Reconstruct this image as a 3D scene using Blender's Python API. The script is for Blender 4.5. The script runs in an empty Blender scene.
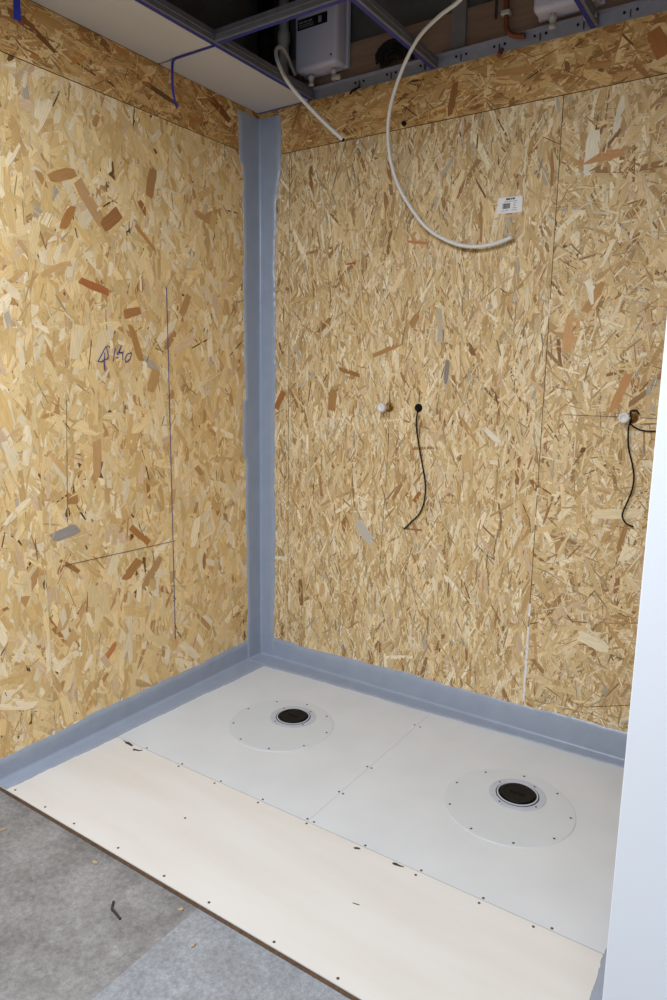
import bpy, bmesh, math, random
from mathutils import Vector, Matrix, Euler

PI = math.pi
S = bpy.context.scene
COL = S.collection

# ------------------------------------------------------------------ camera
cd = bpy.data.cameras.new('camera')
cam = bpy.data.objects.new('camera', cd)
COL.objects.link(cam)
F, YAW, PIT, ROL = 691.88, 0.58871, -0.17318, 0.01489
fw = Vector((-math.sin(YAW)*math.cos(PIT), math.cos(YAW)*math.cos(PIT), math.sin(PIT)))
rt = Vector((math.cos(YAW), math.sin(YAW), 0))
up = rt.cross(fw)
r2 = rt*math.cos(ROL) + up*math.sin(ROL)
u2 = -rt*math.sin(ROL) + up*math.cos(ROL)
m = Matrix((r2, u2, -fw)).transposed().to_4x4()
m.translation = Vector((2.28328, -2.73579, 1.46788))
cam.matrix_world = m
cd.sensor_fit = 'VERTICAL'
cd.sensor_height = 36.0
cd.lens = F/1000*36.0
cd.clip_start = 0.02
S.camera = cam

# ------------------------------------------------------------------ world, light, exposure
w = bpy.data.worlds.new('room_ambient')
S.world = w
w.use_nodes = True
w.node_tree.nodes['Background'].inputs[0].default_value = (0.86, 0.93, 1.0, 1)
w.node_tree.nodes['Background'].inputs[1].default_value = 0.05


def area(name, loc, target, sx, sy, energy, color):
    l = bpy.data.lights.new(name, 'AREA')
    l.shape = 'RECTANGLE'
    l.size, l.size_y = sx, sy
    l.energy = energy
    l.color = color
    o = bpy.data.objects.new(name, l)
    COL.objects.link(o)
    o.location = loc
    d = Vector(target) - Vector(loc)
    o.rotation_euler = d.to_track_quat('-Z', 'Y').to_euler()
    return o


# two broad ceiling luminaires at ceiling height, shining down: one before the shower area, one deeper in the room
area('near_luminaire', (1.15, -2.45, 2.70), (1.15, -2.35, 0.0), 1.4, 0.7, 76, (0.90, 0.955, 1.0))
area('far_luminaire', (2.5, -4.6, 2.70), (2.4, -4.2, 0.0), 1.8, 1.0, 84, (0.90, 0.955, 1.0))

vs = S.view_settings
vs.view_transform = 'Standard'
vs.look = 'None'
vs.gamma = 1.0
vs.use_curve_mapping = False
vs.exposure = 0.0


# ------------------------------------------------------------------ helpers
def lin(c):
    return tuple((v/12.92 if v <= 0.04045 else ((v+0.055)/1.055)**2.4) for v in [x/255 for x in c])


def mat(name, rgb, rough=0.6, metal=0.0, noise=0.0, nscale=20.0, rgb2=None, bump=0.0, bscale=60.0, spec=0.5, stretch=None, detail=4.0):
    M = bpy.data.materials.new(name)
    M.use_nodes = True
    nt = M.node_tree
    b = nt.nodes['Principled BSDF']
    b.inputs['Roughness'].default_value = rough
    b.inputs['Metallic'].default_value = metal
    b.inputs['Specular IOR Level'].default_value = spec
    c1 = lin(rgb)
    c2 = lin(rgb2) if rgb2 else tuple(v*(1-noise) for v in c1)
    tc = nt.nodes.new('ShaderNodeTexCoord')
    vec = tc.outputs['Object']
    if stretch:
        mp = nt.nodes.new('ShaderNodeMapping')
        mp.inputs['Scale'].default_value = stretch
        nt.links.new(vec, mp.inputs['Vector'])
        vec = mp.outputs['Vector']
    n = nt.nodes.new('ShaderNodeTexNoise')
    n.inputs['Scale'].default_value = nscale
    n.inputs['Detail'].default_value = detail
    nt.links.new(vec, n.inputs['Vector'])
    r = nt.nodes.new('ShaderNodeValToRGB')
    r.color_ramp.elements[0].position = 0.35
    r.color_ramp.elements[1].position = 0.65
    r.color_ramp.elements[0].color = (*c2, 1)
    r.color_ramp.elements[1].color = (*c1, 1)
    nt.links.new(n.outputs['Fac'], r.inputs['Fac'])
    nt.links.new(r.outputs['Color'], b.inputs['Base Color'])
    if bump:
        n2 = nt.nodes.new('ShaderNodeTexNoise')
        n2.inputs['Scale'].default_value = bscale
        n2.inputs['Detail'].default_value = 3
        nt.links.new(vec, n2.inputs['Vector'])
        bp = nt.nodes.new('ShaderNodeBump')
        bp.inputs['Strength'].default_value = bump
        bp.inputs['Distance'].default_value = 0.004
        nt.links.new(n2.outputs['Fac'], bp.inputs['Height'])
        nt.links.new(bp.outputs['Normal'], b.inputs['Normal'])
    return M


def osb_material():
    """strand colour comes from each strand, the grain runs along it (uv in metres)"""
    M = bpy.data.materials.new('osb_strands')
    M.use_nodes = True
    nt = M.node_tree
    L = nt.links
    b = nt.nodes['Principled BSDF']
    b.inputs['Roughness'].default_value = 0.62
    b.inputs['Specular IOR Level'].default_value = 0.35
    at = nt.nodes.new('ShaderNodeAttribute')
    at.attribute_name = 'strand'
    uv = nt.nodes.new('ShaderNodeUVMap')
    uv.uv_map = 'grain'
    mp = nt.nodes.new('ShaderNodeMapping')
    mp.inputs['Scale'].default_value = (16, 330, 1)
    L.new(uv.outputs['UV'], mp.inputs['Vector'])
    n = nt.nodes.new('ShaderNodeTexNoise')
    n.inputs['Scale'].default_value = 1.0
    n.inputs['Detail'].default_value = 3
    n.inputs['Roughness'].default_value = 0.6
    L.new(mp.outputs['Vector'], n.inputs['Vector'])
    mr = nt.nodes.new('ShaderNodeMapRange')
    mr.inputs['From Min'].default_value = 0.25
    mr.inputs['From Max'].default_value = 0.75
    mr.inputs['To Min'].default_value = 0.74
    mr.inputs['To Max'].default_value = 1.17
    L.new(n.outputs['Fac'], mr.inputs['Value'])
    mx = nt.nodes.new('ShaderNodeVectorMath')
    mx.operation = 'SCALE'
    L.new(at.outputs['Color'], mx.inputs[0])
    L.new(mr.outputs['Result'], mx.inputs['Scale'])
    L.new(mx.outputs['Vector'], b.inputs['Base Color'])
    bp = nt.nodes.new('ShaderNodeBump')
    bp.inputs['Strength'].default_value = 0.25
    bp.inputs['Distance'].default_value = 0.001
    L.new(n.outputs['Fac'], bp.inputs['Height'])
    L.new(bp.outputs['Normal'], b.inputs['Normal'])
    return M


MAT = dict(
    osb=osb_material(),
    osb_core=mat('osb_core', (96, 70, 40), 0.8, noise=0.3, nscale=60),
    membrane=mat('grey_membrane', (155, 165, 184), 0.30, noise=0.07, nscale=14, bump=0.2, bscale=45),
    tray=mat('cement_board', (211, 215, 222), 0.7, rgb2=(206, 210, 217), nscale=5),
    ply=mat('pale_plywood', (220, 218, 218), 0.62, rgb2=(215, 211, 208), nscale=2.0, stretch=(0.8, 5, 5)),
    ply_edge=mat('plywood_edge', (128, 98, 74), 0.8, noise=0.4, nscale=90),
    collar=mat('sealing_collar', (204, 210, 218), 0.5, noise=0.03, nscale=8),
    ring=mat('ring_plastic', (186, 192, 208), 0.35, noise=0.08, nscale=40),
    inner=mat('clear_ring_plastic', (196, 202, 216), 0.3, noise=0.05, nscale=40),
    black=mat('black_plastic', (16, 16, 18), 0.6, noise=0.2, nscale=60, spec=0.25),
    rubber=mat('black_rubber', (13, 13, 14), 0.7, noise=0.2, nscale=60, spec=0.25),
    screw=mat('dark_screw', (92, 78, 66), 0.5, metal=0.4, noise=0.4, nscale=200),
    pit=mat('dark_gouge', (70, 60, 52), 0.9, noise=0.5, nscale=150),
    white=mat('white_paint', (232, 235, 243), 0.55, noise=0.02, nscale=2, bump=0.03, bscale=150),
    gypsum=mat('white_plasterboard', (206, 206, 209), 0.75, noise=0.03, nscale=3),
    zinc=mat('galvanised_steel', (162, 167, 186), 0.5, metal=0.3, noise=0.12, nscale=30),
    rail=mat('rail_steel', (124, 128, 144), 0.5, metal=0.3, noise=0.12, nscale=30),
    blue=mat('blue_film', (30, 44, 150), 0.4, noise=0.2, nscale=40),
    pipe=mat('white_pipe', (226, 226, 228), 0.35, noise=0.03, nscale=20),
    heater=mat('heater_casing', (196, 196, 218), 0.35, noise=0.03, nscale=8),
    grey_plastic=mat('grey_fitting', (190, 190, 190), 0.4, noise=0.08, nscale=60),
    brass=mat('brass', (176, 130, 70), 0.35, metal=0.9, noise=0.25, nscale=120),
    copper=mat('copper', (140, 82, 58), 0.5, metal=0.4, noise=0.3, nscale=50),
    brownwood=mat('brown_board', (146, 120, 104), 0.75, rgb2=(130, 106, 90), nscale=5, stretch=(1.0, 5, 14)),
    stud=mat('upright_stud', (124, 120, 124), 0.7, noise=0.15, nscale=20),
    concrete=mat('dark_concrete', (92, 92, 92), 0.9, noise=0.35, nscale=7, bump=0.3, bscale=30),
    paper=mat('label_paper', (232, 232, 238), 0.5, noise=0.02, nscale=30),
    ink=mat('label_ink', (50, 50, 58), 0.6, noise=0.2, nscale=200),
    pale_ink=mat('pale_print', (150, 150, 158), 0.5, noise=0.2, nscale=200),
    marker=mat('blue_marker', (48, 50, 132), 0.5, noise=0.2, nscale=200),
    pencil=mat('pencil', (112, 96, 84), 0.7, noise=0.4, nscale=60),
    filler=mat('white_filler', (232, 230, 232), 0.8, noise=0.1, nscale=200),
    crumb=mat('wood_crumb', (186, 168, 138), 0.8, noise=0.3, nscale=200),
)


def slab_material(name, base, dark, speck):
    """mottled grey fibre sheet"""
    M = bpy.data.materials.new(name)
    M.use_nodes = True
    nt = M.node_tree
    L = nt.links
    b = nt.nodes['Principled BSDF']
    b.inputs['Roughness'].default_value = 0.7
    tc = nt.nodes.new('ShaderNodeTexCoord')

    def noise(scale, det, rough):
        n = nt.nodes.new('ShaderNodeTexNoise')
        n.inputs['Scale'].default_value = scale
        n.inputs['Detail'].default_value = det
        n.inputs['Roughness'].default_value = rough
        L.new(tc.outputs['Object'], n.inputs['Vector'])
        return n
    n1, n2, n3 = noise(6.5, 7, 0.72), noise(75, 8, 0.75), noise(22, 5, 0.7)

    def ramp(n, p0, p1, c0, c1):
        r = nt.nodes.new('ShaderNodeValToRGB')
        r.color_ramp.elements[0].position = p0
        r.color_ramp.elements[1].position = p1
        r.color_ramp.elements[0].color = (*c0, 1)
        r.color_ramp.elements[1].color = (*c1, 1)
        L.new(n.outputs['Fac'], r.inputs['Fac'])
        return r
    ra = ramp(n1, 0.32, 0.62, lin(dark), lin(base))
    rb = ramp(n2, 0.35, 0.65, (0.66, 0.66, 0.66), (1.16, 1.16, 1.16))
    rc = ramp(n3, 0.60, 0.75, (0, 0, 0), (0.45, 0.45, 0.45))
    m1 = nt.nodes.new('ShaderNodeMix')
    m1.data_type = 'RGBA'
    m1.blend_type = 'MULTIPLY'
    m1.inputs['Factor'].default_value = 1
    L.new(ra.outputs['Color'], m1.inputs['A'])
    L.new(rb.outputs['Color'], m1.inputs['B'])
    m2 = nt.nodes.new('ShaderNodeMix')
    m2.data_type = 'RGBA'
    L.new(rc.outputs['Color'], m2.inputs['Factor'])
    L.new(m1.outputs['Result'], m2.inputs['A'])
    m2.inputs['B'].default_value = (*lin(speck), 1)
    L.new(m2.outputs['Result'], b.inputs['Base Color'])
    bp = nt.nodes.new('ShaderNodeBump')
    bp.inputs['Strength'].default_value = 0.3
    bp.inputs['Distance'].default_value = 0.003
    L.new(n2.outputs['Fac'], bp.inputs['Height'])
    L.new(bp.outputs['Normal'], b.inputs['Normal'])
    return M


MAT['sheet'] = slab_material('grey_fibre_sheet', (152, 151, 153), (116, 114, 114), (162, 157, 150))
MAT['sheet2'] = slab_material('pale_fibre_sheet', (158, 162, 170), (140, 143, 150), (168, 168, 168))


def link(name, bm, material, parent=None, smooth=False, loc=None):
    me = bpy.data.meshes.new(name)
    bmesh.ops.recalc_face_normals(bm, faces=bm.faces)
    bm.to_mesh(me)
    bm.free()
    if smooth:
        for p in me.polygons:
            p.use_smooth = True
    me.materials.append(MAT[material])
    o = bpy.data.objects.new(name, me)
    COL.objects.link(o)
    if parent is not None:
        o.parent = parent
    if loc:
        o.location = loc
    return o


def tag(o, label, cat, group=None):
    o['label'] = label
    o['category'] = cat
    if group:
        o['group'] = group
    return o


def struct(o):
    o['kind'] = 'structure'
    return o


def thing(name, loc, label, cat, group=None):
    o = bpy.data.objects.new(name, None)
    o.empty_display_size = 0.05
    COL.objects.link(o)
    o.location = loc
    return tag(o, label, cat, group)


def box(bm, lo, hi, bevel=0.0, seg=2):
    t = bmesh.new()
    bmesh.ops.create_cube(t, size=1)
    for v in t.verts:
        v.co = Vector([(lo[i]+hi[i])/2 + v.co[i]*(hi[i]-lo[i]) for i in range(3)])
    if bevel:
        bmesh.ops.bevel(t, geom=t.edges[:], offset=bevel, segments=seg, profile=0.5, affect='EDGES')
    join(bm, t)
    return bm


def join(bm, t):
    mp = {v: bm.verts.new(v.co) for v in t.verts}
    for f in t.faces:
        try:
            bm.faces.new([mp[v] for v in f.verts])
        except ValueError:
            pass
    t.free()


def nb(lo, hi, bevel=0.0, seg=2):
    return box(bmesh.new(), lo, hi, bevel, seg)


def lathe(bm, prof, n=48, centre=(0, 0, 0), axis='z'):
    """prof: list of (radius, height) revolved about an axis through centre"""
    c = Vector(centre)
    rings = []
    for r, h in prof:
        if r < 1e-6:
            rings.append([bm.verts.new(pt(c, 0, 0, h, axis))])
        else:
            rings.append([bm.verts.new(pt(c, r*math.cos(2*PI*k/n), r*math.sin(2*PI*k/n), h, axis)) for k in range(n)])
    for a, b in zip(rings, rings[1:]):
        for k in range(n):
            q = [a[k % len(a)], a[(k+1) % len(a)], b[(k+1) % len(b)], b[k % len(b)]]
            q = list(dict.fromkeys(q))
            if len(q) > 2:
                try:
                    bm.faces.new(q)
                except ValueError:
                    pass
    return bm


def pt(c, a, b, h, axis):
    if axis == 'z':
        return c + Vector((a, b, h))
    return c + Vector((a, -h, b))            # 'y': height runs out of the back wall, towards -y


def smooth_path(P, sub=8):
    P = [Vector(p) for p in P]
    out = []
    for i in range(len(P)-1):
        p0, p1, p2, p3 = P[max(i-1, 0)], P[i], P[i+1], P[min(i+2, len(P)-1)]
        for k in range(sub):
            t = k/sub
            out.append(0.5*((2*p1) + (p2-p0)*t + (2*p0-5*p1+4*p2-p3)*t*t + (3*p1-p0-3*p2+p3)*t**3))
    out.append(P[-1])
    return out


def tube(bm, P, r, n=10, sub=8):
    Q = smooth_path(P, sub) if sub > 1 else [Vector(p) for p in P]
    rings = []
    t = (Q[1]-Q[0]).normalized()
    nrm = t.orthogonal().normalized()
    for i, q in enumerate(Q):
        t = (Q[min(i+1, len(Q)-1)] - Q[max(i-1, 0)]).normalized()
        nrm = (nrm - t*nrm.dot(t)).normalized()
        b = t.cross(nrm)
        rings.append([bm.verts.new(q + (nrm*math.cos(2*PI*k/n) + b*math.sin(2*PI*k/n))*r) for k in range(n)])
    for a, b in zip(rings, rings[1:]):
        for k in range(n):
            bm.faces.new([a[k], a[(k+1) % n], b[(k+1) % n], b[k]])
    bm.faces.new(rings[0][::-1])
    bm.faces.new(rings[-1])
    return bm


def extrude_outline(bm, pts, off):
    """closed outline (list of Vectors) thickened by the vector off"""
    a = [bm.verts.new(p) for p in pts]
    b = [bm.verts.new(Vector(p)+Vector(off)) for p in pts]
    bm.faces.new(a)
    bm.faces.new(b[::-1])
    for i in range(len(a)):
        j = (i+1) % len(a)
        bm.faces.new([a[i], a[j], b[j], b[i]])
    return bm


# ------------------------------------------------------------------ OSB boards
PALE = [((240, 212, 160), 5), ((232, 200, 144), 5), ((222, 188, 129), 3.0), ((244, 225, 190), 3.2), ((212, 174, 118), 1.7),
        ((224, 193, 157), 0.9), ((192, 148, 96), 0.55), ((174, 122, 72), 0.12), ((190, 176, 158), 0.12)]
BACK = [((228, 203, 160), 5), ((216, 188, 140), 5), ((203, 172, 123), 4), ((238, 222, 190), 3.4), ((188, 153, 104), 2.2),
        ((212, 183, 150), 1.0), ((164, 126, 82), 0.9), ((146, 106, 66), 0.3), ((180, 170, 154), 0.4)]
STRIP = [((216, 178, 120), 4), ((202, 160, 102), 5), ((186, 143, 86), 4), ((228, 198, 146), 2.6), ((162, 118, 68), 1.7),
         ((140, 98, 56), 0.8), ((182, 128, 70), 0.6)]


def clip(poly, w, h):
    for ax, lim, sg in ((0, 0, 1), (0, w, -1), (1, 0, 1), (1, h, -1)):
        out = []
        for i in range(len(poly)):
            a, b = poly[i-1], poly[i]
            da, db = (a[ax]-lim)*sg, (b[ax]-lim)*sg
            if (da >= 0) != (db >= 0):
                t = da/(da-db)
                out.append(tuple(a[k]+(b[k]-a[k])*t for k in range(4)))
            if db >= 0:
                out.append(b)
        poly = out
        if len(poly) < 3:
            return []
    return poly


def osb_board(parent, o, u, v, n, w, h, palette, mean, spread, size, count, seed, special=(), fine=0.85, th=0.015, name='osb_board'):
    """a real board of thickness th whose face is a bed of overlapping wood strands; u, v span its face, n points out"""
    R = random.Random(seed)
    o, u, v, n = Vector(o), Vector(u), Vector(v), Vector(n)
    verts, faces, cols, uvs = [], [], [], []

    def add(poly, d, c, tilt=(0, 0)):
        i0 = len(verts)
        for p in poly:
            verts.append(o + u*p[0] + v*p[1] + n*(d + tilt[0]*p[2] + tilt[1]*p[3]))
        faces.append(list(range(i0, i0+len(poly))))
        cols.append(c)
        uvs.append([(p[2]+0, p[3]) for p in poly])
        return i0
    # the body of the board
    i = len(verts)
    for d in (0, -th):
        for a, b in ((0, 0), (w, 0), (w, h), (0, h)):
            verts.append(o + u*a + v*b + n*d)
    core = lin((120, 86, 48))
    for f in ((0, 1, 2, 3), (7, 6, 5, 4), (0, 4, 5, 1), (1, 5, 6, 2), (2, 6, 7, 3), (3, 7, 4, 0)):
        faces.append([i+k for k in f])
        cols.append(core)
        uvs.append([(0, 0)]*4)
    keys = [lin(c) for c, _ in palette]
    wts = [q for _, q in palette]

    def strand(cx, cy, L, W, ang, c, d, irr=0.35):
        ca, sa = math.cos(ang), math.sin(ang)
        ou, ov = R.random()*50, R.random()*50
        nn = 4
        loc = []
        sk = R.uniform(-irr, irr)*W
        top = []
        bot = []
        for k in range(nn+1):
            s = -L/2 + L*k/nn
            taper = 1.0 if 0 < k < nn else R.uniform(0.55, 1.0)
            top.append((s + (sk if k in (0, nn) else 0), W/2*taper*R.uniform(0.86, 1.08)))
            bot.append((s - (sk if k in (0, nn) else 0), -W/2*taper*R.uniform(0.86, 1.08)))
        loc = bot + top[::-1]
        poly = [(cx + a*ca - b*sa, cy + a*sa + b*ca, a, b) for a, b in loc]
        poly = clip(poly, w, h)
        if not poly:
            return
        tl = (R.uniform(-0.003, 0.003), R.uniform(-0.02, 0.02))
        add(poly, d, c, tl)
        uvs[-1] = [(p[2]+ou, p[3]+ov) for p in poly]
    for k in range(count):
        f = k/count
        big = 1.0 if f < 0.5 else R.uniform(0.45, 1.0)
        L = R.uniform(*size[0])*big
        W = min(R.uniform(*size[1])*big, L*0.5)
        ang = mean + R.gauss(0, spread) + (R.uniform(-1.2, 1.2) if R.random() < 0.22 else 0)
        c = Vector(R.choices(keys, wts)[0])*R.uniform(0.88, 1.1)
        if R.random() < (0.022 if fine < 0.5 else 0.05):   # thin resin-dark splinters
            W *= 0.16
            c = Vector(lin(R.choice([(96, 66, 40), (120, 82, 48), (74, 56, 42)])))
        strand(R.uniform(-.03, w+.03), R.uniform(-.03, h+.03), L, W, ang, tuple(c), 0.0004 + 0.0016*f)
    nf = int(count*fine)
    for k in range(nf):                             # fine shreds lying over the broad strands
        L = R.uniform(0.02, 0.10)
        W = R.uniform(0.0022, 0.0075)
        ang = mean + R.gauss(0, spread*1.25)
        c = Vector(R.choices(keys, wts)[0])
        q = R.random()
        c = c*R.uniform(1.02, 1.22) if q < 0.42 else (c*R.uniform(0.80, 0.98) if q < (0.95 if fine < 0.5 else 0.86) else c*R.uniform(0.48, 0.72))
        strand(R.uniform(-.02, w+.02), R.uniform(-.02, h+.02), L, W, ang, tuple(c*min(1.0, 0.82/max(c))), 0.00125 + 0.0009*k/nf)
    for cx, cy, L, W, deg, c in special:
        strand(cx, cy, L, W, math.radians(deg if u.x > 0.5 else 180-deg), lin(c), 0.0022, 0.2)
    me = bpy.data.meshes.new(name)
    me.from_pydata(verts, [], faces)
    ca = me.color_attributes.new('strand', 'FLOAT_COLOR', 'CORNER')
    uvl = me.uv_layers.new(name='grain')
    li = 0
    cd_, ud_ = [], []
    for f, c, q in zip(faces, cols, uvs):
        for k in range(len(f)):
            cd_ += [c[0], c[1], c[2], 1.0]
            ud_ += [q[k][0], q[k][1]]
    ca.data.foreach_set('color', cd_)
    uvl.data.foreach_set('uv', ud_)
    me.materials.append(MAT['osb'])
    me.update()
    ob = bpy.data.objects.new(name, me)
    COL.objects.link(ob)
    ob.parent = parent
    return ob


W = 2.0945            # inner width of the shower area
H1, H2 = 2.4985, 2.5015

# ------------------------------------------------------------------ the setting
wall_back = struct(link('wall_back', nb((-0.25, 0.019, -0.14), (W+1.6, 0.16, 3.30)), 'concrete'))
wall_left = struct(link('wall_left', nb((-0.16, -4.6, -0.14), (-0.019, 0.019, 3.30)), 'concrete'))
floor = struct(link('floor', nb((-0.16, -6.2, -0.14), (5.2, 0.019, -0.020)), 'sheet'))
ceiling = struct(link('ceiling', nb((-0.25, -6.2, 3.30), (5.2, 0.16, 3.42)), 'concrete'))
pale = link('floor_sheet', nb((1.013, -3.4, -0.0199), (3.6, -1.4975, -0.0188)), 'sheet2', floor)

V90 = PI/2
# back wall: u = +x, v = +z, facing -y
bu, bv, bn = (1, 0, 0), (0, 0, 1), (0, -1, 0)
BS = ((0.010, 0.030), (0.06, 0.19))
osb_board(wall_back, (0.0, 0, 0), bu, bv, bn, 0.182, H1, BACK, V90, 0.36, (BS[1], BS[0]), 2000, 11,
          [(0.128, 1.361, 0.10, 0.035, 60, (164, 108, 60))])
osb_board(wall_back, (0.1845, 0, 0), bu, bv, bn, 1.255, H1, BACK, V90, 0.36, (BS[1], BS[0]), 13500, 12,
          [(0.259, 1.370, 0.10, 0.045, 84, (170, 128, 78)), (0.838, 1.504, 0.10, 0.022, 86, (140, 132, 126)),
           (0.678, 1.723, 0.06, 0.03, 50, (176, 132, 80)), (0.72, 0.955, 0.055, 0.02, 58, (164, 104, 52)),
           (0.55, 1.60, 0.16, 0.02, 20, (178, 134, 84)), (0.35, 1.98, 0.05, 0.008, 5, (170, 90, 60)),
           (0.35, 1.50, 0.12, 0.02, -15, (156, 112, 64)), (0.68, 2.04, 0.10, 0.012, -10, (196, 130, 92)),
           (0.45, 0.76, 0.13, 0.05, -45, (196, 188, 178)), (1.05, 1.25, 0.09, 0.022, -40, (232, 222, 206))])
osb_board(wall_back, (1.4420, 0, 0), bu, bv, bn, W-1.4420, H1, BACK, V90, 0.75, (BS[1], BS[0]), 6800, 13,
          [(0.115, 2.285, 0.15, 0.05, 88, (236, 226, 204)), (0.147, 2.267, 0.16, 0.034, 3, (198, 148, 100)),
           (0.20, 2.40, 0.12, 0.025, 80, (232, 222, 200)), (0.086, 1.645, 0.13, 0.055, 84, (206, 160, 110)),
           (0.163, 1.213, 0.02, 0.02, 10, (120, 84, 50)), (0.26, 0.46, 0.12, 0.05, -18, (236, 222, 190)),
           (0.28, 1.43, 0.15, 0.03, 70, (196, 144, 94)), (0.16, 1.78, 0.12, 0.03, 60, (186, 144, 90)),
           (0.15, 1.80, 0.09, 0.03, -70, (238, 228, 206)), (0.30, 0.98, 0.16, 0.04, 6, (232, 214, 176)),
           (0.44, 1.52, 0.10, 0.02, 40, (170, 122, 76))])
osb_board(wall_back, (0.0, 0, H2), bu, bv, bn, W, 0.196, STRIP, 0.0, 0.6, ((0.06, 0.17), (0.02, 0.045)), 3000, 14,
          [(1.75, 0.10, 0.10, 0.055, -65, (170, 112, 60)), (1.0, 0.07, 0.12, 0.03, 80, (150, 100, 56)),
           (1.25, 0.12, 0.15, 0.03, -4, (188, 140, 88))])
# left wall: u = -y, v = +z, facing +x
lu, lv, ln = (0, -1, 0), (0, 0, 1), (1, 0, 0)
LS = ((0.06, 0.17), (0.020, 0.052))
BR, OR = (170, 118, 64), (184, 116, 58)
osb_board(wall_left, (0, 0, 0), lu, lv, ln, 1.2485, H1, PALE, V90, 0.5, LS, 6800, 21,
          [(0.682, 2.240, 0.12, 0.045, 76, (176, 132, 86)), (1.094, 2.171, 0.12, 0.04, 22, (188, 140, 88)),
           (0.887, 2.058, 0.11, 0.05, 42, (168, 116, 72)), (0.974, 1.800, 0.14, 0.03, -14, (180, 112, 64)),
           (1.159, 0.873, 0.12, 0.045, 8, (160, 152, 148)), (1.121, 1.004, 0.05, 0.045, -6, (178, 132, 80)),
           (0.787, 1.60, 0.15, 0.035, -70, (184, 136, 82)), (0.507, 1.776, 0.10, 0.04, 60, (190, 146, 94)),
           (1.00, 1.142, 0.15, 0.04, 88, (206, 162, 112)), (1.08, 2.03, 0.10, 0.035, 60, (186, 132, 74)),
           (0.98, 2.10, 0.17, 0.05, -52, (200, 160, 112)), (0.72, 2.02, 0.13, 0.018, -40, (192, 142, 90)),
           (0.60, 1.62, 0.10, 0.03, 50, (184, 138, 90)), (0.80, 0.80, 0.13, 0.03, -42, (178, 124, 66)),
           (0.74, 0.62, 0.16, 0.04, 50, (186, 148, 100)), (0.97, 0.34, 0.07, 0.03, 40, (196, 132, 78)),
           (0.85, 0.66, 0.11, 0.045, 40, (176, 128, 74)), (0.93, 0.72, 0.14, 0.05, 62, (240, 222, 180)),
           (0.70, 1.45, 0.10, 0.05, 68, (196, 154, 100)), (1.07, 1.59, 0.13, 0.05, 78, (238, 216, 174)),
           (0.96, 1.58, 0.12, 0.05, 68, (236, 212, 168)), (0.80, 1.72, 0.09, 0.035, 15, (178, 126, 76))], 0.40)
osb_board(wall_left, (0, -1.2495, 0), lu, lv, ln, 1.30, H1, PALE, V90, 0.55, LS, 6000, 22, (), 0.40)
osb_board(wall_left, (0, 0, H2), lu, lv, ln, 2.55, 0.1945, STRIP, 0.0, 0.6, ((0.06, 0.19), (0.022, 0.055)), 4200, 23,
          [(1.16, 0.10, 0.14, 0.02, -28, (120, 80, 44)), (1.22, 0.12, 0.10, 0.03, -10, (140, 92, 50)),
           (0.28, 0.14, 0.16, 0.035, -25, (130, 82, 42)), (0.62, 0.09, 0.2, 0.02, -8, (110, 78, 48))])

# the right partition: boarded inside, white outside and on its end
wall_right = struct(link('wall_right', nb((W+0.0155, -1.492, -0.020), (W+0.60, 0.018, 3.295)), 'white'))
end = bmesh.new()
box(end, (W-0.0028, -1.512, -0.020), (W+0.60, -1.4925, 3.295), 0.002, 2)
link('wall_end_trim', end, 'white', wall_right)
osb_board(wall_right, (W, -1.492, 0), (0, 1, 0), (0, 0, 1), (-1, 0, 0), 1.49, H1, BACK, V90, 0.8, (BS[1], BS[0]), 6500, 31)
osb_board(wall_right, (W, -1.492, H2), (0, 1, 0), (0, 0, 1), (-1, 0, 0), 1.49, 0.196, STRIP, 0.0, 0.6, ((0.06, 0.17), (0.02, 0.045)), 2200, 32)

# board behind the installations above the cladding, and the stud in front of it
brown = struct(link('trim_1', nb((0.0, 0.003, 2.70), (W, 0.0185, 2.888)), 'brownwood'))
stud = nb((0.985, -0.012, 2.745), (1.045, 0.002, 3.29))
link('upright_stud', stud, 'stud', brown)
link('gap_slot', nb((1.158, -0.001, 2.82), (1.168, 0.002, 2.888)), 'pit', brown)


# ------------------------------------------------------------------ grey sealing bands (wavy painted edges, hollow fillet)
def wav(s, seed, amp):
    return amp*(0.55*math.sin(s*7+seed) + 0.4*math.sin(s*17.3+seed*2.3) + 0.2*math.sin(s*47+seed*1.7) + 0.12*math.sin(s*131+seed*3.1))


def band(name, o, along, outw, other, length, wid_a, wid_b, seed, step=0.012, th=0.0034, ca=0.0, cb=0.0):
    """strip along a corner: one leg on the plane spanned by 'other', one leg along 'outw', with a fillet between them"""
    o, al, ou, ot = Vector(o), Vector(along), Vector(outw), Vector(other)
    bm = bmesh.new()
    rows = []
    N = int(length/step)
    R = random.Random(seed)
    for i in range(N+1):
        s = length*i/N
        a = wid_a(s) + wav(s, seed, 0.006) + R.uniform(-0.002, 0.002)
        b = wid_b(s) + wav(s, seed+5, 0.005) + R.uniform(-0.0015, 0.0015)
        fr = 0.013
        prof = [(0.0, a), (th, a-0.001), (th, a*0.72), (th, a*0.45), (th, fr+th)]
        for k in range(1, 6):
            t = PI/2*k/5
            prof.append((th+fr-fr*math.cos(t), th+fr-fr*math.sin(t)))
        prof += [(b*0.55, th), (b*0.8, th), (b-0.001, th), (b, 0.0)]
        rows.append([bm.verts.new(o + al*s + ou*x + ot*z) for x, z in prof])
    for a, b in zip(rows, rows[1:]):
        for k in range(len(a)-1):
            bm.faces.new([a[k], a[k+1], b[k+1], b[k]])
    return struct(link(name, bm, 'membrane', None, True))


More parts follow.
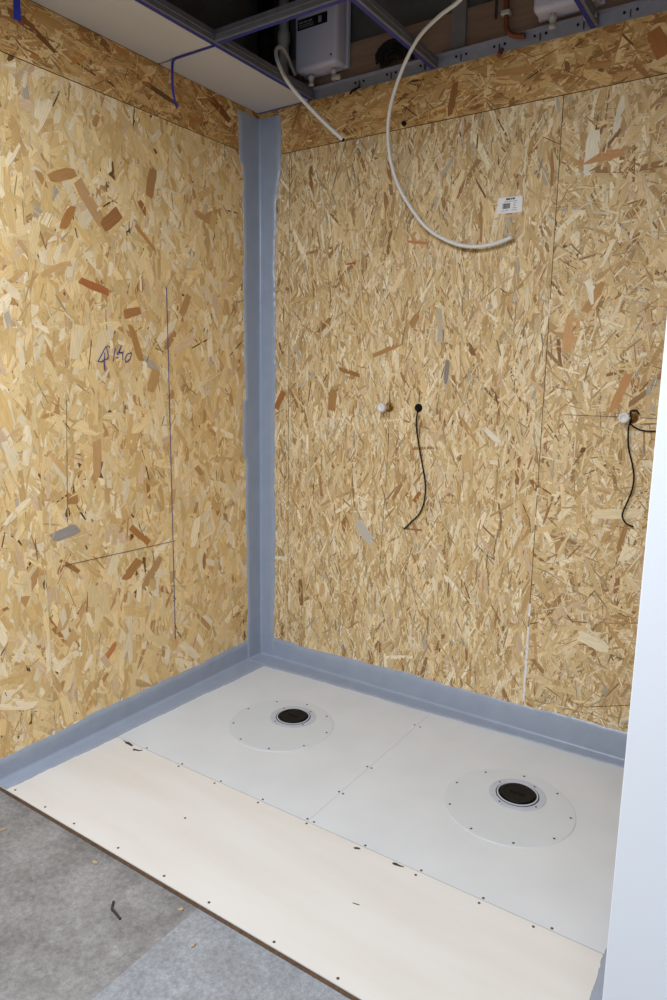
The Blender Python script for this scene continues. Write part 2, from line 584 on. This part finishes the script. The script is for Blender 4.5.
band('baseboard_left', (0, 0, 0.0), (0, -1, 0), (1, 0, 0), (0, 0, 1), 1.497,
     lambda s: 0.112 - 0.016*s, lambda s: 0.125 - 0.040*s, 1.0)
band('baseboard_back', (0, 0, 0.0), (1, 0, 0), (0, -1, 0), (0, 0, 1), W-0.002,
     lambda s: 0.108 + 0.008*s, lambda s: 0.120 - 0.035*s, 2.2, th=0.0038)
band('baseboard_right', (W, 0, 0.0), (0, -1, 0), (-1, 0, 0), (0, 0, 1), 1.49,
     lambda s: 0.11, lambda s: 0.085, 4.1)
band('trim_2', (0, 0, 0.004), (0, 0, 1), (0, -1, 0), (1, 0, 0), 2.668,
     lambda s: 0.096 + 0.014*(s/2.6)**2 + (0.022 if s > 2.3 else 0)*min(1, (s-2.3)/0.1),
     lambda s: 0.112 + 0.012*(s/2.6) + (0.022 if s > 2.45 else 0) + (0.02 if 1.08 < s < 1.35 else 0), 3.3, th=0.0044)


# ------------------------------------------------------------------ floor boards of the shower
def screws(parent, pts, name='screw', m='screw', r=0.0042, z=0.0):
    for x, y in pts:
        b = lathe(bmesh.new(), [(0, 0.0012), (r*0.35, 0.0004), (r*0.8, 0.0012), (r, 0.0006), (r, -0.004)], 10, (x, y, z))
        link(name, b, m, parent)


def slab(name, outline, z0, z1, m, parent=None):
    b = bmesh.new()
    extrude_outline(b, [Vector((x, y, z1)) for x, y in outline], (0, 0, z0-z1))
    return link(name, b, m, parent)


tray_a = slab('floor_board', [(0.004, -1.0225), (1.0536, -1.0225), (1.0536, -0.004), (0.004, -0.004)], -0.0195, 0, 'tray')
tag(tray_a, 'pale cement floor board in the corner holding the left drain', 'floor board')
tray_b = slab('floor_board', [(1.0544, -1.0225), (2.030, -1.0225), (W-0.004, -0.98), (W-0.004, -0.004), (1.0544, -0.004)], -0.0195, 0, 'tray')
tag(tray_b, 'pale cement floor board beside the white partition holding the right drain', 'floor board')
R = random.Random(5)
edge = [(0.004, -1.497), (W-0.045, -1.497)]
y = -1.49
while y < -1.03:                                   # the chipped right end of the plywood
    edge.append((2.02 + R.uniform(-0.012, 0.012), y))
    y += 0.03
edge += [(2.005, -1.0255), (0.004, -1.0255)]
strip = slab('floor_board', edge, -0.0035, 0.0, 'ply')
tag(strip, 'long cream plywood strip at the front edge of the shower floor', 'floor board')
core = nb((0.004, -1.4968, -0.0195), (2.0, -1.030, -0.0036))
e = link('board_edge', core, 'ply_edge', strip)
e['label'] = 'brown raw edge of the plywood strip'
screws(tray_a, [(0.253, -1.015), (0.453, -1.016), (0.654, -1.016), (0.852, -1.014), (1.046, -1.012), (1.047, -0.82), (1.045, -0.62),
                (1.043, -0.221)])
screws(tray_b, [(1.074, -1.013), (1.277, -1.016), (1.476, -1.016), (1.675, -1.016), (1.872, -1.015), (1.066, -0.822), (1.064, -0.62),
                (1.071, -0.224)])
screws(strip, [(0.225, -1.056), (0.249, -1.040), (0.454, -1.036), (0.644, -1.039), (0.850, -1.038), (1.058, -1.034), (1.268, -1.040),
               (1.471, -1.043), (1.672, -1.041), (1.828, -1.038), (0.092, -1.480), (0.268, -1.479), (0.426, -1.478),
               (0.643, -1.474), (0.856, -1.478), (1.040, -1.479), (1.279, -1.483), (1.480, -1.481), (0.705, -1.246)])


def blob(x, y, rx, ry, rot, seed, z0=-0.002, z1=0.0012, n=14):
    q = random.Random(seed)
    out = []
    for k in range(n):
        t = 2*PI*k/n
        f = q.uniform(0.55, 1.15)
        a, b = rx*f*math.cos(t), ry*f*math.sin(t)
        out.append(Vector((x + a*math.cos(rot)-b*math.sin(rot), y + a*math.sin(rot)+b*math.cos(rot), z1)))
    return extrude_outline(bmesh.new(), out, (0, 0, z0-z1))


link('gouge', blob(1.404, -1.036, 0.020, 0.006, 0.1, 2, -0.003, 0.0006), 'pit', strip)
link('gouge', blob(0.165, -1.034, 0.040, 0.007, -0.1, 3, -0.003, 0.0006), 'pit', strip)
link('gouge', blob(0.235, -1.048, 0.022, 0.006, 0.2, 4, -0.003, 0.0006), 'pit', strip)
link('gouge', blob(1.262, -1.043, 0.012, 0.005, 0.2, 5, -0.003, 0.0006), 'pit', strip)
link('gouge', blob(1.385, -1.245, 0.012, 0.002, 0.2, 6, -0.003, 0.0006), 'pit', strip)


# ------------------------------------------------------------------ the two floor drains
def floor_drain(loc, label):
    t = thing('floor_drain', loc, label, 'drain', 'floor drains of the shower')
    # broad flat sealing flange; the outlet sits off centre, nearer the back wall
    link('flange', lathe(bmesh.new(), [(0, 0.0026), (0.218, 0.0026), (0.2235, 0.0022), (0.225, 0.0008), (0.225, -0.001)], 96), 'collar', t)
    c = (0.004, 0.078, 0)
    link('outlet_ring', lathe(bmesh.new(), [(0.074, 0.0022), (0.074, 0.0044), (0.096, 0.0044), (0.100, 0.0036), (0.101, 0.0022)], 72, c), 'ring', t)
    link('riser', lathe(bmesh.new(), [(0.0725, 0.002), (0.0725, 0.0075), (0.0705, 0.0082), (0.0680, 0.0075), (0.0680, 0.002)], 72, c), 'inner', t)
    cap = lathe(bmesh.new(), [(0.0765, 0.00225), (0.0765, 0.0049), (0.0745, 0.0051), (0.0738, 0.004), (0.066, 0.004), (0.0605, 0.004), (0.0605, 0.0095), (0.0585, 0.0115),
                              (0.0555, 0.0120), (0.047, 0.0120), (0.046, 0.0105), (0.016, 0.0103), (0.0, 0.0103)], 72, c)
    k = link('cap', cap, 'black', t)
    link('grip_bar', nb((-0.022, 0.0725, 0.0095), (0.030, 0.0835, 0.0137), 0.0015), 'rubber', k)
    for i in range(9):
        a = 2*PI*(i+0.35)/9
        link('screw', lathe(bmesh.new(), [(0, 0.0034), (0.0036, 0.0038), (0.0045, 0.0028), (0.0045, 0.001)], 10,
                            (0.207*math.cos(a), 0.207*math.sin(a), 0)), 'screw', t)
    for i in range(4):
        a = PI/4 + i*PI/2 + 0.35
        link('ring_screw', lathe(bmesh.new(), [(0, 0.0056), (0.003, 0.0058), (0.0036, 0.0045), (0.0036, 0.003)], 10,
                                 (0.088*math.cos(a)+0.004, 0.078+0.088*math.sin(a), 0)), 'screw', t)
    return t


floor_drain((0.572, -0.550, 0.0), 'round grey drain flange with black cap nearer the wall corner')
floor_drain((1.580, -0.545, 0.0), 'round grey drain flange with black cap nearer the white partition')


# ------------------------------------------------------------------ suspended ceiling: white boards, steel rails, perimeter channel
b1 = link('ceiling_board', nb((0.003, -0.619, 2.697), (0.297, -0.0135, 2.710)), 'gypsum')
tag(b1, 'short white ceiling board ending in the wall corner', 'ceiling board', 'white boards of the lowered ceiling')
f1 = link('edge_film', nb((0.003, -0.0134, 2.6955), (0.297, -0.0080, 2.7095)), 'blue', b1)
f1['label'] = 'blue film along the edge at the back wall'
b2 = link('ceiling_board', nb((0.004, -2.60, 2.697), (0.297, -0.629, 2.710)), 'gypsum')
tag(b2, 'white ceiling board over the left wall, nearer the viewer than the blue strip', 'ceiling board', 'white boards of the lowered ceiling')

chan = bmesh.new()
box(chan, (0.012, -0.0012, 2.696), (W-0.004, 0.0025, 2.741))
box(chan, (0.012, -0.024, 2.7395), (W-0.004, -0.0008, 2.741))
box(chan, (0.012, -0.0045, 2.696), (W-0.004, -0.0010, 2.6975))
ch = link('wall_channel', chan, 'zinc')
tag(ch, 'long grey steel channel screwed along the top of the back wall', 'metal channel')
x = 0.56
k = 0
while x < W-0.05:
    tab = bmesh.new()
    box(tab, (x-0.0015, -0.0062, 2.704), (x+0.0015, -0.001, 2.728))
    link('crimp_tab', tab, 'pit', ch)
    for dx in (-0.021, 0.021):
        link('screw', lathe(bmesh.new(), [(0, 0.004), (0.004, 0.0036), (0.005, 0.001), (0.005, 0)], 10, (x+dx, -0.0012, 2.724), 'y'), 'rubber', ch)
    x += 0.156
    k += 1


def rail(p0, p1, label, w=0.026, h=0.038, tape=True):
    """folded steel channel lying on edge, open at the top, with blue film along its underside"""
    p0, p1 = Vector(p0), Vector(p1)
    d = (p1-p0).normalized()
    s = Vector((-d.y, d.x, 0))
    L = (p1-p0).length
    t = 0.0012
    prof = [(-w/2, h), (-w/2, 0), (w/2, 0), (w/2, h), (w/2-0.007, h), (w/2-0.007, h-t), (w/2-t, h-t), (w/2-t, t),
            (-w/2+t, t), (-w/2+t, h-t), (-w/2+0.007, h-t), (-w/2+0.007, h)]
    b = bmesh.new()
    extrude_outline(b, [p0 + s*a + Vector((0, 0, z)) for a, z in prof], p1-p0)
    o = link('ceiling_rail', b, 'rail')
    tag(o, label, 'metal rail', 'steel rails of the lowered ceiling')
    for sg in (-1, 1):                                  # stiffening rib in each flange
        q = bmesh.new()
        a = p0 + s*sg*(w/2+0.0006) + Vector((0, 0, h*0.5))
        tube(q, [a + d*0.01, a + d*(L-0.01)], 0.0022, 6, 1)
        link('rib', q, 'rail', o)
    if tape:
        q = bmesh.new()
        extrude_outline(q, [p0 + s*a + Vector((0, 0, z)) for a, z in
                            [(w/2+0.001, 0.008), (w/2+0.001, -0.001), (-0.002, -0.001), (-0.002, -0.0001), (w/2+0.0002, -0.0001), (w/2+0.0002, 0.008)]], p1-p0)
        f = link('protective_film', q, 'blue', o)
        f['label'] = 'blue film along the underside'
    return o


Z = 2.699
rail((0.311, -2.60, Z), (0.311, -0.006, Z), 'steel ceiling rail along the open edge of the white ceiling boards')
rail((0.917, -2.60, Z), (0.917, -0.006, Z), 'steel ceiling rail meeting the back wall just right of the white heater')
rail((1.536, -2.60, Z), (1.536, -0.006, Z), 'steel ceiling rail with dark side at the top right, near the second heater')
rail((0.325, -0.632, Z), (0.903, -0.632, Z), 'short steel cross rail passing in front of the white heater')


# blue strips hanging from the ceiling boards
def ribbon(P, wid, side, th=0.0008):
    Q = smooth_path(P, 6)
    sd = Vector(side)
    b = bmesh.new()
    rows = []
    for i, q in enumerate(Q):
        f = i/(len(Q)-1)
        ww = wid[0] + (wid[1]-wid[0])*f
        t = (Q[min(i+1, len(Q)-1)]-Q[max(i-1, 0)]).normalized()
        n = t.cross(sd).normalized()*th
        rows.append([b.verts.new(q - sd*ww/2 - n), b.verts.new(q + sd*ww/2 - n), b.verts.new(q + sd*ww/2 + n), b.verts.new(q - sd*ww/2 + n)])
    for a, c in zip(rows, rows[1:]):
        for k in range(4):
            b.faces.new([a[k], a[(k+1) % 4], c[(k+1) % 4], c[k]])
    b.faces.new(rows[0])
    b.faces.new(rows[-1][::-1])
    return b


rb = ribbon([(0.299, -0.624, 2.6955), (0.22, -0.626, 2.6945), (0.12, -0.629, 2.6935), (0.092, -0.630, 2.690), (0.085, -0.630, 2.672), (0.084, -0.630, 2.64)],
            (0.014, 0.012), (0, 1, 0))
t = ribbon([(0.084, -0.630, 2.642), (0.083, -0.630, 2.60), (0.090, -0.630, 2.56), (0.104, -0.630, 2.513)], (0.012, 0.007), (0.9, 0.43, 0))
join(rb, t)
tag(link('film_strip', rb, 'blue'), 'thin blue strip along the joint of two ceiling boards, its end dangling', 'film strip')
rb = ribbon([(0.03, -1.264, 2.696), (0.042, -1.264, 2.69), (0.05, -1.266, 2.66), (0.05, -1.268, 2.592)], (0.020, 0.023), (0.2, 0.98, 0))
tag(link('film_strip', rb, 'blue'), 'short wide blue strip hanging at the upper left edge of the view', 'film strip')


# ------------------------------------------------------------------ water heaters on the back wall above the cladding
def heater(x, z, wd, ht, dp, label, name='water_heater'):
    t = thing(name, (x, 0.0, z), label, 'heater', 'white boxes above the ceiling rails')
    link('casing', nb((0, -dp, 0), (wd, -0.018, ht), 0.020, 5), 'heater', t, True)
    link('back_plate', nb((-0.004, -0.020, 0.006), (wd+0.006, 0.002, ht-0.006), 0.004, 2), 'heater', t)
    pl = link('name_plate', nb((0.020, -dp-0.0012, 0.163), (wd-0.047, -dp+0.002, 0.205)), 'black', t)
    q = bmesh.new()
    for i, (a, b) in enumerate(((0.028, 0.052), (0.056, 0.072), (0.077, 0.098))):
        box(q, (a, -dp-0.002, 0.188), (b, -dp-0.001, 0.194))
    for i in range(2):
        box(q, (0.028, -dp-0.002, 0.171+0.008*i), (0.105, -dp-0.001, 0.1735+0.008*i))
    box(q, (0.130, -dp-0.002, 0.172), (0.146, -dp-0.001, 0.196))
    link('plate_print', q, 'pale_ink', pl)
    link('casing_screw', lathe(bmesh.new(), [(0, 0.0022), (0.003, 0.002), (0.0042, 0.001), (0.0042, 0)], 12, (wd-0.026, -dp, 0.034), 'y'), 'black', t)
    for px, elbow in ((0.062, False), (wd-0.040, True)):
        f = lathe(bmesh.new(), [(0, 0.012), (0.010, 0.012), (0.010, -0.006), (0.013, -0.006), (0.013, -0.020), (0.010, -0.021), (0.010, -0.036),
                                (0.012, -0.037), (0.012, -0.046), (0, -0.046)], 16, (px, -dp*0.55, 0.0))
        if elbow:
            tube(f, [(px, -dp*0.55, -0.036), (px+0.030, -dp*0.55+0.004, -0.040)], 0.011, 12, 2)
        link('pipe_fitting', f, 'grey_plastic', t, True)
    return t


heater(0.281, 2.781, 0.222, 0.40, 0.100, 'white box heater with black name plate seen between ceiling rails')
heater(1.338, 2.756, 0.222, 0.40, 0.100, 'lower end of a white heater cut off by the top right edge of the view')

# ------------------------------------------------------------------ pipes
h = tube(bmesh.new(), [(0.250, -0.045, 2.80), (0.246, -0.075, 2.832), (0.262, -0.13, 2.853), (0.284, -0.20, 2.850), (0.301, -0.25, 2.812), (0.333, -0.272, 2.747), (0.36, -0.23, 2.677), (0.421, -0.17, 2.595),
                       (0.487, -0.13, 2.524), (0.543, -0.10, 2.470)], 0.0080, 14)
hose = tag(link('plastic_pipe', h, 'pipe', None, True), 'short white plastic pipe curling out beside the heater, dark cut end', 'pipe')
d = Vector((0.543-0.487, 0.03, 2.470-2.524)).normalized()
q = tube(bmesh.new(), [Vector((0.543, -0.10, 2.470)) - d*0.002, Vector((0.543, -0.10, 2.470)) + d*0.006], 0.0078, 14, 1)
link('open_end', q, 'rubber', hose, True)
h = tube(bmesh.new(), [(1.34, -0.44, 2.84), (1.231, -0.36, 2.790), (1.161, -0.32, 2.754), (1.06, -0.28, 2.741), (0.952, -0.23, 2.711), (0.851, -0.17, 2.633),
                       (0.787, -0.13, 2.532), (0.765, -0.10, 2.432), (0.78, -0.08, 2.32), (0.828, -0.065, 2.212), (0.921, -0.05, 2.091),
                       (1.023, -0.042, 2.025), (1.119, -0.040, 1.995), (1.212, -0.035, 1.997), (1.286, -0.030, 2.017)], 0.0071, 14)
tag(link('plastic_pipe', h, 'pipe', None, True), 'long thin white pipe hanging in a wide arc before the back wall', 'pipe')

cp = thing('copper_pipe', (1.208, -0.018, 2.737), 'bent copper pipe rising behind the steel channel near the second heater', 'pipe')
link('tube', tube(bmesh.new(), [(0.08, 0, -0.012), (0.05, 0, -0.004), (0.025, 0, 0.008), (0.008, 0, 0.032), (0.003, 0, 0.08), (0, 0, 0.20), (0, 0, 0.5)], 0.0095, 14), 'copper', cp, True)
link('pipe_clip', nb((-0.015, -0.014, 0.075), (0.019, 0.018, 0.092), 0.004), 'grey_plastic', cp)
link('elbow_fitting', tube(bmesh.new(), [(-0.012, 0.018, -0.03), (-0.018, -0.004, -0.055)], 0.008, 10, 1), 'copper', cp)

# coil of black cable lying on the channel
cb = bmesh.new()
P = []
R = random.Random(8)
lay = [0.066, 0.058, 0.049, 0.040, 0.030, 0.020, 0.012, 0.024, 0.036, 0.048, 0.057, 0.064]
for i in range(len(lay)*18):
    a = 2*PI*i/18
    f = i/18
    r0, r1 = lay[int(f)], lay[min(int(f)+1, len(lay)-1)]
    rr = r0 + (r1-r0)*(f % 1)
    P.append((0.752 + 1.15*rr*math.cos(a), -0.026 - 0.0024*f - 0.014*(math.sin(a) < 0) + 0.003*math.sin(i*.9), 2.7485 + abs(rr*math.sin(a))*1.0 + 0.0004*f))
tube(cb, P, 0.0072, 8, 1)
tag(link('cable_coil', cb, 'rubber', None, True), 'coil of black cable lying on the steel channel beside the heater', 'cable')
# dark pipes deep in the ceiling void
for (x, y, r, lab) in ((0.180, -0.040, 0.022, 'grey vertical duct in the dark void left of the heater'),
                       (0.090, -0.060, 0.034, 'black vertical duct in the dark void nearest the wall corner')):
    q = lathe(bmesh.new(), [(0, 2.80), (r, 2.80), (r, 2.94), (r+0.006, 2.944), (r+0.006, 2.99), (r, 2.994), (r, 3.295), (0, 3.295)], 20, (x, y, 0))
    tag(link('duct', q, 'grey_plastic' if r < .03 else 'rubber', None, True), lab, 'duct')


# ------------------------------------------------------------------ water outlets and cables on the back wall
def outlet(x, z, label, plug):
    t = thing('pipe_outlet', (x, 0, z), label, 'pipe outlet', 'white capped pipe outlets in the back wall')
    link('brass_socket', lathe(bmesh.new(), [(0.0215, -0.002), (0.0215, 0.0035), (0.019, 0.006), (0.0165, 0.006), (0.015, 0.002), (0.0, 0.002)], 28, (0, 0, 0), 'y'), 'brass', t, True)
    q = lathe(bmesh.new(), [(0.010, 0.0), (0.010, 0.030), (0.0155, 0.031), (0.0185, 0.034), (0.0185, 0.050), (0.0170, 0.0535), (0.0125, 0.055), (0.012, 0.0535), (0, 0.0535)],
              24, plug, 'y')
    c = link('plug', q, 'pipe', t, True)
    g = bmesh.new()
    for k in range(10):
        a = 2*PI*k/10
        px, pz = plug[0]+0.0185*math.cos(a), plug[2]+0.0185*math.sin(a)
        box(g, (px-0.0018, -0.050, pz-0.0018), (px+0.0018, -0.035, pz+0.0018))
    link('grip_rib', g, 'pipe', c)
    return t


outlet(0.752, 1.347, 'white plug and brass socket, left outlet beside the black wall grommet', (-0.016, 0, -0.001))
outlet(1.772, 1.344, 'white plug and brass socket, right outlet with black cable, near the partition', (-0.020, 0, 0.0))

c1 = thing('power_cable', (0.897, 0, 1.349), 'black cable dangling in a curve from the round black grommet mid wall', 'cable')
link('grommet', lathe(bmesh.new(), [(0.0185, -0.002), (0.0185, 0.004), (0.016, 0.0065), (0.009, 0.0065), (0.008, 0.004), (0, 0.004)], 24, (0, 0, 0), 'y'), 'rubber', c1, True)
link('cord', tube(bmesh.new(), [(0.0, -0.004, 0.0), (0.002, -0.013, -0.008), (-0.003, -0.013, -0.074), (0.013, -0.012, -0.161), (0.036, -0.011, -0.26), (0.051, -0.011, -0.334),
                                (0.048, -0.011, -0.41), (0.026, -0.011, -0.467), (-0.012, -0.011, -0.508), (-0.047, -0.012, -0.545)], 0.0031, 8), 'rubber', c1, True)
c2 = thing('power_cable', (1.778, 0, 1.352), 'black cable hanging in a wavy line from the right outlet', 'cable')
link('cord', tube(bmesh.new(), [(0.018, -0.008, 0.004), (0.006, -0.010, 0.019), (-0.012, -0.012, 0.014), (-0.006, -0.026, -0.016), (-0.012, -0.024, -0.046), (-0.008, -0.015, -0.115), (0.009, -0.015, -0.173), (0.02, -0.015, -0.228),
                                (0.015, -0.015, -0.285), (-0.007, -0.015, -0.359), (-0.005, -0.015, -0.385), (0.011, -0.015, -0.403), (0.034, -0.014, -0.410)], 0.0031, 8), 'rubber', c2, True)
link('side_strand', tube(bmesh.new(), [(-0.006, -0.022, -0.014), (-0.008, -0.012, -0.031), (0.018, -0.009, -0.048), (0.049, -0.009, -0.054), (0.079, -0.009, -0.052)], 0.0028, 8), 'rubber', c2, True)

# paper label with bar code
lb = thing('paper_label', (1.208, -0.0025, 2.111), 'small white paper label with bar code stuck high on the back wall', 'label')
q = bmesh.new()
extrude_outline(q, [Vector(p) for p in [(0.0, 0, 0.004), (0.112, 0, 0), (0.112, 0, 0.066), (0.004, 0, 0.069)]], (0, -0.0008, 0))
link('sheet', q, 'paper', lb)
q = bmesh.new()
R = random.Random(3)
x = 0.026
while x < 0.058:
    ww = R.choice([0.0012, 0.002, 0.003])
    box(q, (x, -0.0014, 0.021), (x+ww, -0.0006, 0.043))
    x += ww + R.choice([0.001, 0.0016])
link('bar_code', q, 'ink', lb)
q = bmesh.new()
for a, b, z, hh in ((0.040, 0.058, 0.056, 0.007), (0.0605, 0.066, 0.056, 0.007), (0.068, 0.079, 0.056, 0.007)):
    box(q, (a, -0.0014, z), (b, -0.0006, z+hh))
link('printed_heading', q, 'ink', lb)
q = bmesh.new()
for a, b, z in ((0.032, 0.050, 0.048), (0.052, 0.062, 0.048), (0.064, 0.070, 0.048), (0.072, 0.090, 0.048),
                (0.074, 0.086, 0.040), (0.074, 0.082, 0.034), (0.074, 0.084, 0.028), (0.070, 0.090, 0.020),
                (0.022, 0.034, 0.012), (0.037, 0.052, 0.012), (0.066, 0.090, 0.012)):
    box(q, (a, -0.0013, z), (b, -0.0006, z+0.0022))
link('small_print', q, 'pale_ink', lb)

lb.scale = (0.90, 1, 0.90)
# plug stub and splinter at the upper seam of the back wall
tag(link('wall_plug', lathe(bmesh.new(), [(0.008, -0.002), (0.010, 0.008), (0.008, 0.016), (0.004, 0.018), (0, 0.018)], 12, (0.786, 0, 2.517), 'y'), 'rubber'),
    'small black plug in the seam behind the hanging white pipe', 'plug')
tag(link('wire_stub', tube(bmesh.new(), [(0.515, -0.004, 2.684), (0.53, -0.012, 2.692), (0.55, -0.014, 2.694), (0.565, -0.007, 2.702)], 0.004, 8), 'rubber', None, True),
    'short black wire stub poking from under the channel below the heater', 'wire')

# ------------------------------------------------------------------ marks on the walls
D = 0.0048


def stroke(bm, pts, wall, wd):
    for a, b in zip(pts, pts[1:]):
        A = Vector((D-0.0022, a[0], a[1])) if wall == 'l' else Vector((a[0], -(D-0.0022), a[1]))
        B = Vector((D-0.0022, b[0], b[1])) if wall == 'l' else Vector((b[0], -(D-0.0022), b[1]))
        tube(bm, [A, B], wd/2, 5, 1)


q = bmesh.new()
for st in [[(-0.978, 1.52), (-0.936, 1.581), (-0.927, 1.549), (-0.931, 1.534), (-0.964, 1.52), (-0.976, 1.522)], [(-0.944, 1.556), (-0.949, 1.49)],
           [(-0.893, 1.576), (-0.905, 1.523)], [(-0.892, 1.537), (-0.880, 1.541)], [(-0.884, 1.55), (-0.861, 1.589), (-0.874, 1.559), (-0.856, 1.561), (-0.858, 1.53)],
           [(-0.812, 1.562), (-0.835, 1.554), (-0.847, 1.534), (-0.842, 1.521), (-0.821, 1.535), (-0.812, 1.559)]]:
    stroke(q, st, 'l', 0.0036)
link('marker_writing', q, 'marker', wall_left)
q = bmesh.new()
stroke(q, [(-0.614, 1.84), (-0.6145, 1.0), (-0.615, 0.276)], 'l', 0.0034)
link('marker_line', q, 'marker', wall_left)
q = bmesh.new()
stroke(q, [(-1.180, 0.748), (-0.6, 0.738)], 'l', 0.0026)
stroke(q, [(-1.125, 1.376), (-1.148, 0.914)], 'l', 0.0022)
link('pencil_line', q, 'pencil', wall_left)
q = bmesh.new()
stroke(q, [(0.752, 1.42), (0.752, 1.37)], 'b', 0.004)
stroke(q, [(0.752, 1.32), (0.752, 1.18)], 'b', 0.0022)
stroke(q, [(0.752, 1.18), (0.722, 0.55)], 'b', 0.0016)
stroke(q, [(0.898, 1.42), (0.898, 1.372)], 'b', 0.0045)
stroke(q, [(1.52, 1.345), (1.74, 1.345)], 'b', 0.002)
stroke(q, [(1.80, 1.345), (1.95, 1.342)], 'b', 0.002)
link('pencil_line', q, 'pencil', wall_back)
q = bmesh.new()
R = random.Random(9)
z = 0.135
while z < 0.56:
    dz = R.uniform(0.02, 0.06)
    box(q, (1.4372 - R.uniform(0, 0.001), -0.0040, z), (1.4445 + R.uniform(0, 0.003), 0.004, z+dz))
    z += dz + (R.uniform(0, 0.004) if z < 0.42 else R.uniform(0.01, 0.05))
for a, b in ((0.90, 0.93), (1.02, 1.05), (1.72, 1.78)):
    box(q, (1.4385, -0.003, a), (1.4425, 0.004, b))
link('seam_filler', q, 'filler', wall_back)

# ------------------------------------------------------------------ bits lying on the grey floor
hx = tube(bmesh.new(), [(0.800, -1.618, -0.0162), (0.812, -1.632, -0.0162), (0.820, -1.640, -0.0162), (0.834, -1.642, -0.0162), (0.868, -1.650, -0.0162)], 0.0036, 6, 3)
tag(link('bent_wire', hx, 'pit', None, True), 'small dark bent piece of wire lying on the grey floor', 'wire')
for i, (x, y, s) in enumerate(((0.62, -1.545, 0.011), (0.98, -1.53, 0.010), (0.24, -1.62, 0.012), (1.10, -1.60, 0.009))):
    lab = ('pale wood crumb by the plywood edge, left of the bent wire',
           'pale wood crumb beside the plywood edge, just above the paler floor sheet',
           'pale wood crumb on the grey floor nearest the left wall',
           'pale wood crumb lying on the paler floor sheet')[i]
    tag(link('wood_crumb', blob(x, y, s, s*0.5, 0.5*i, 20+i, -0.0199, -0.014, 8), 'crumb'), lab, 'crumb', 'wood crumbs on the floor')
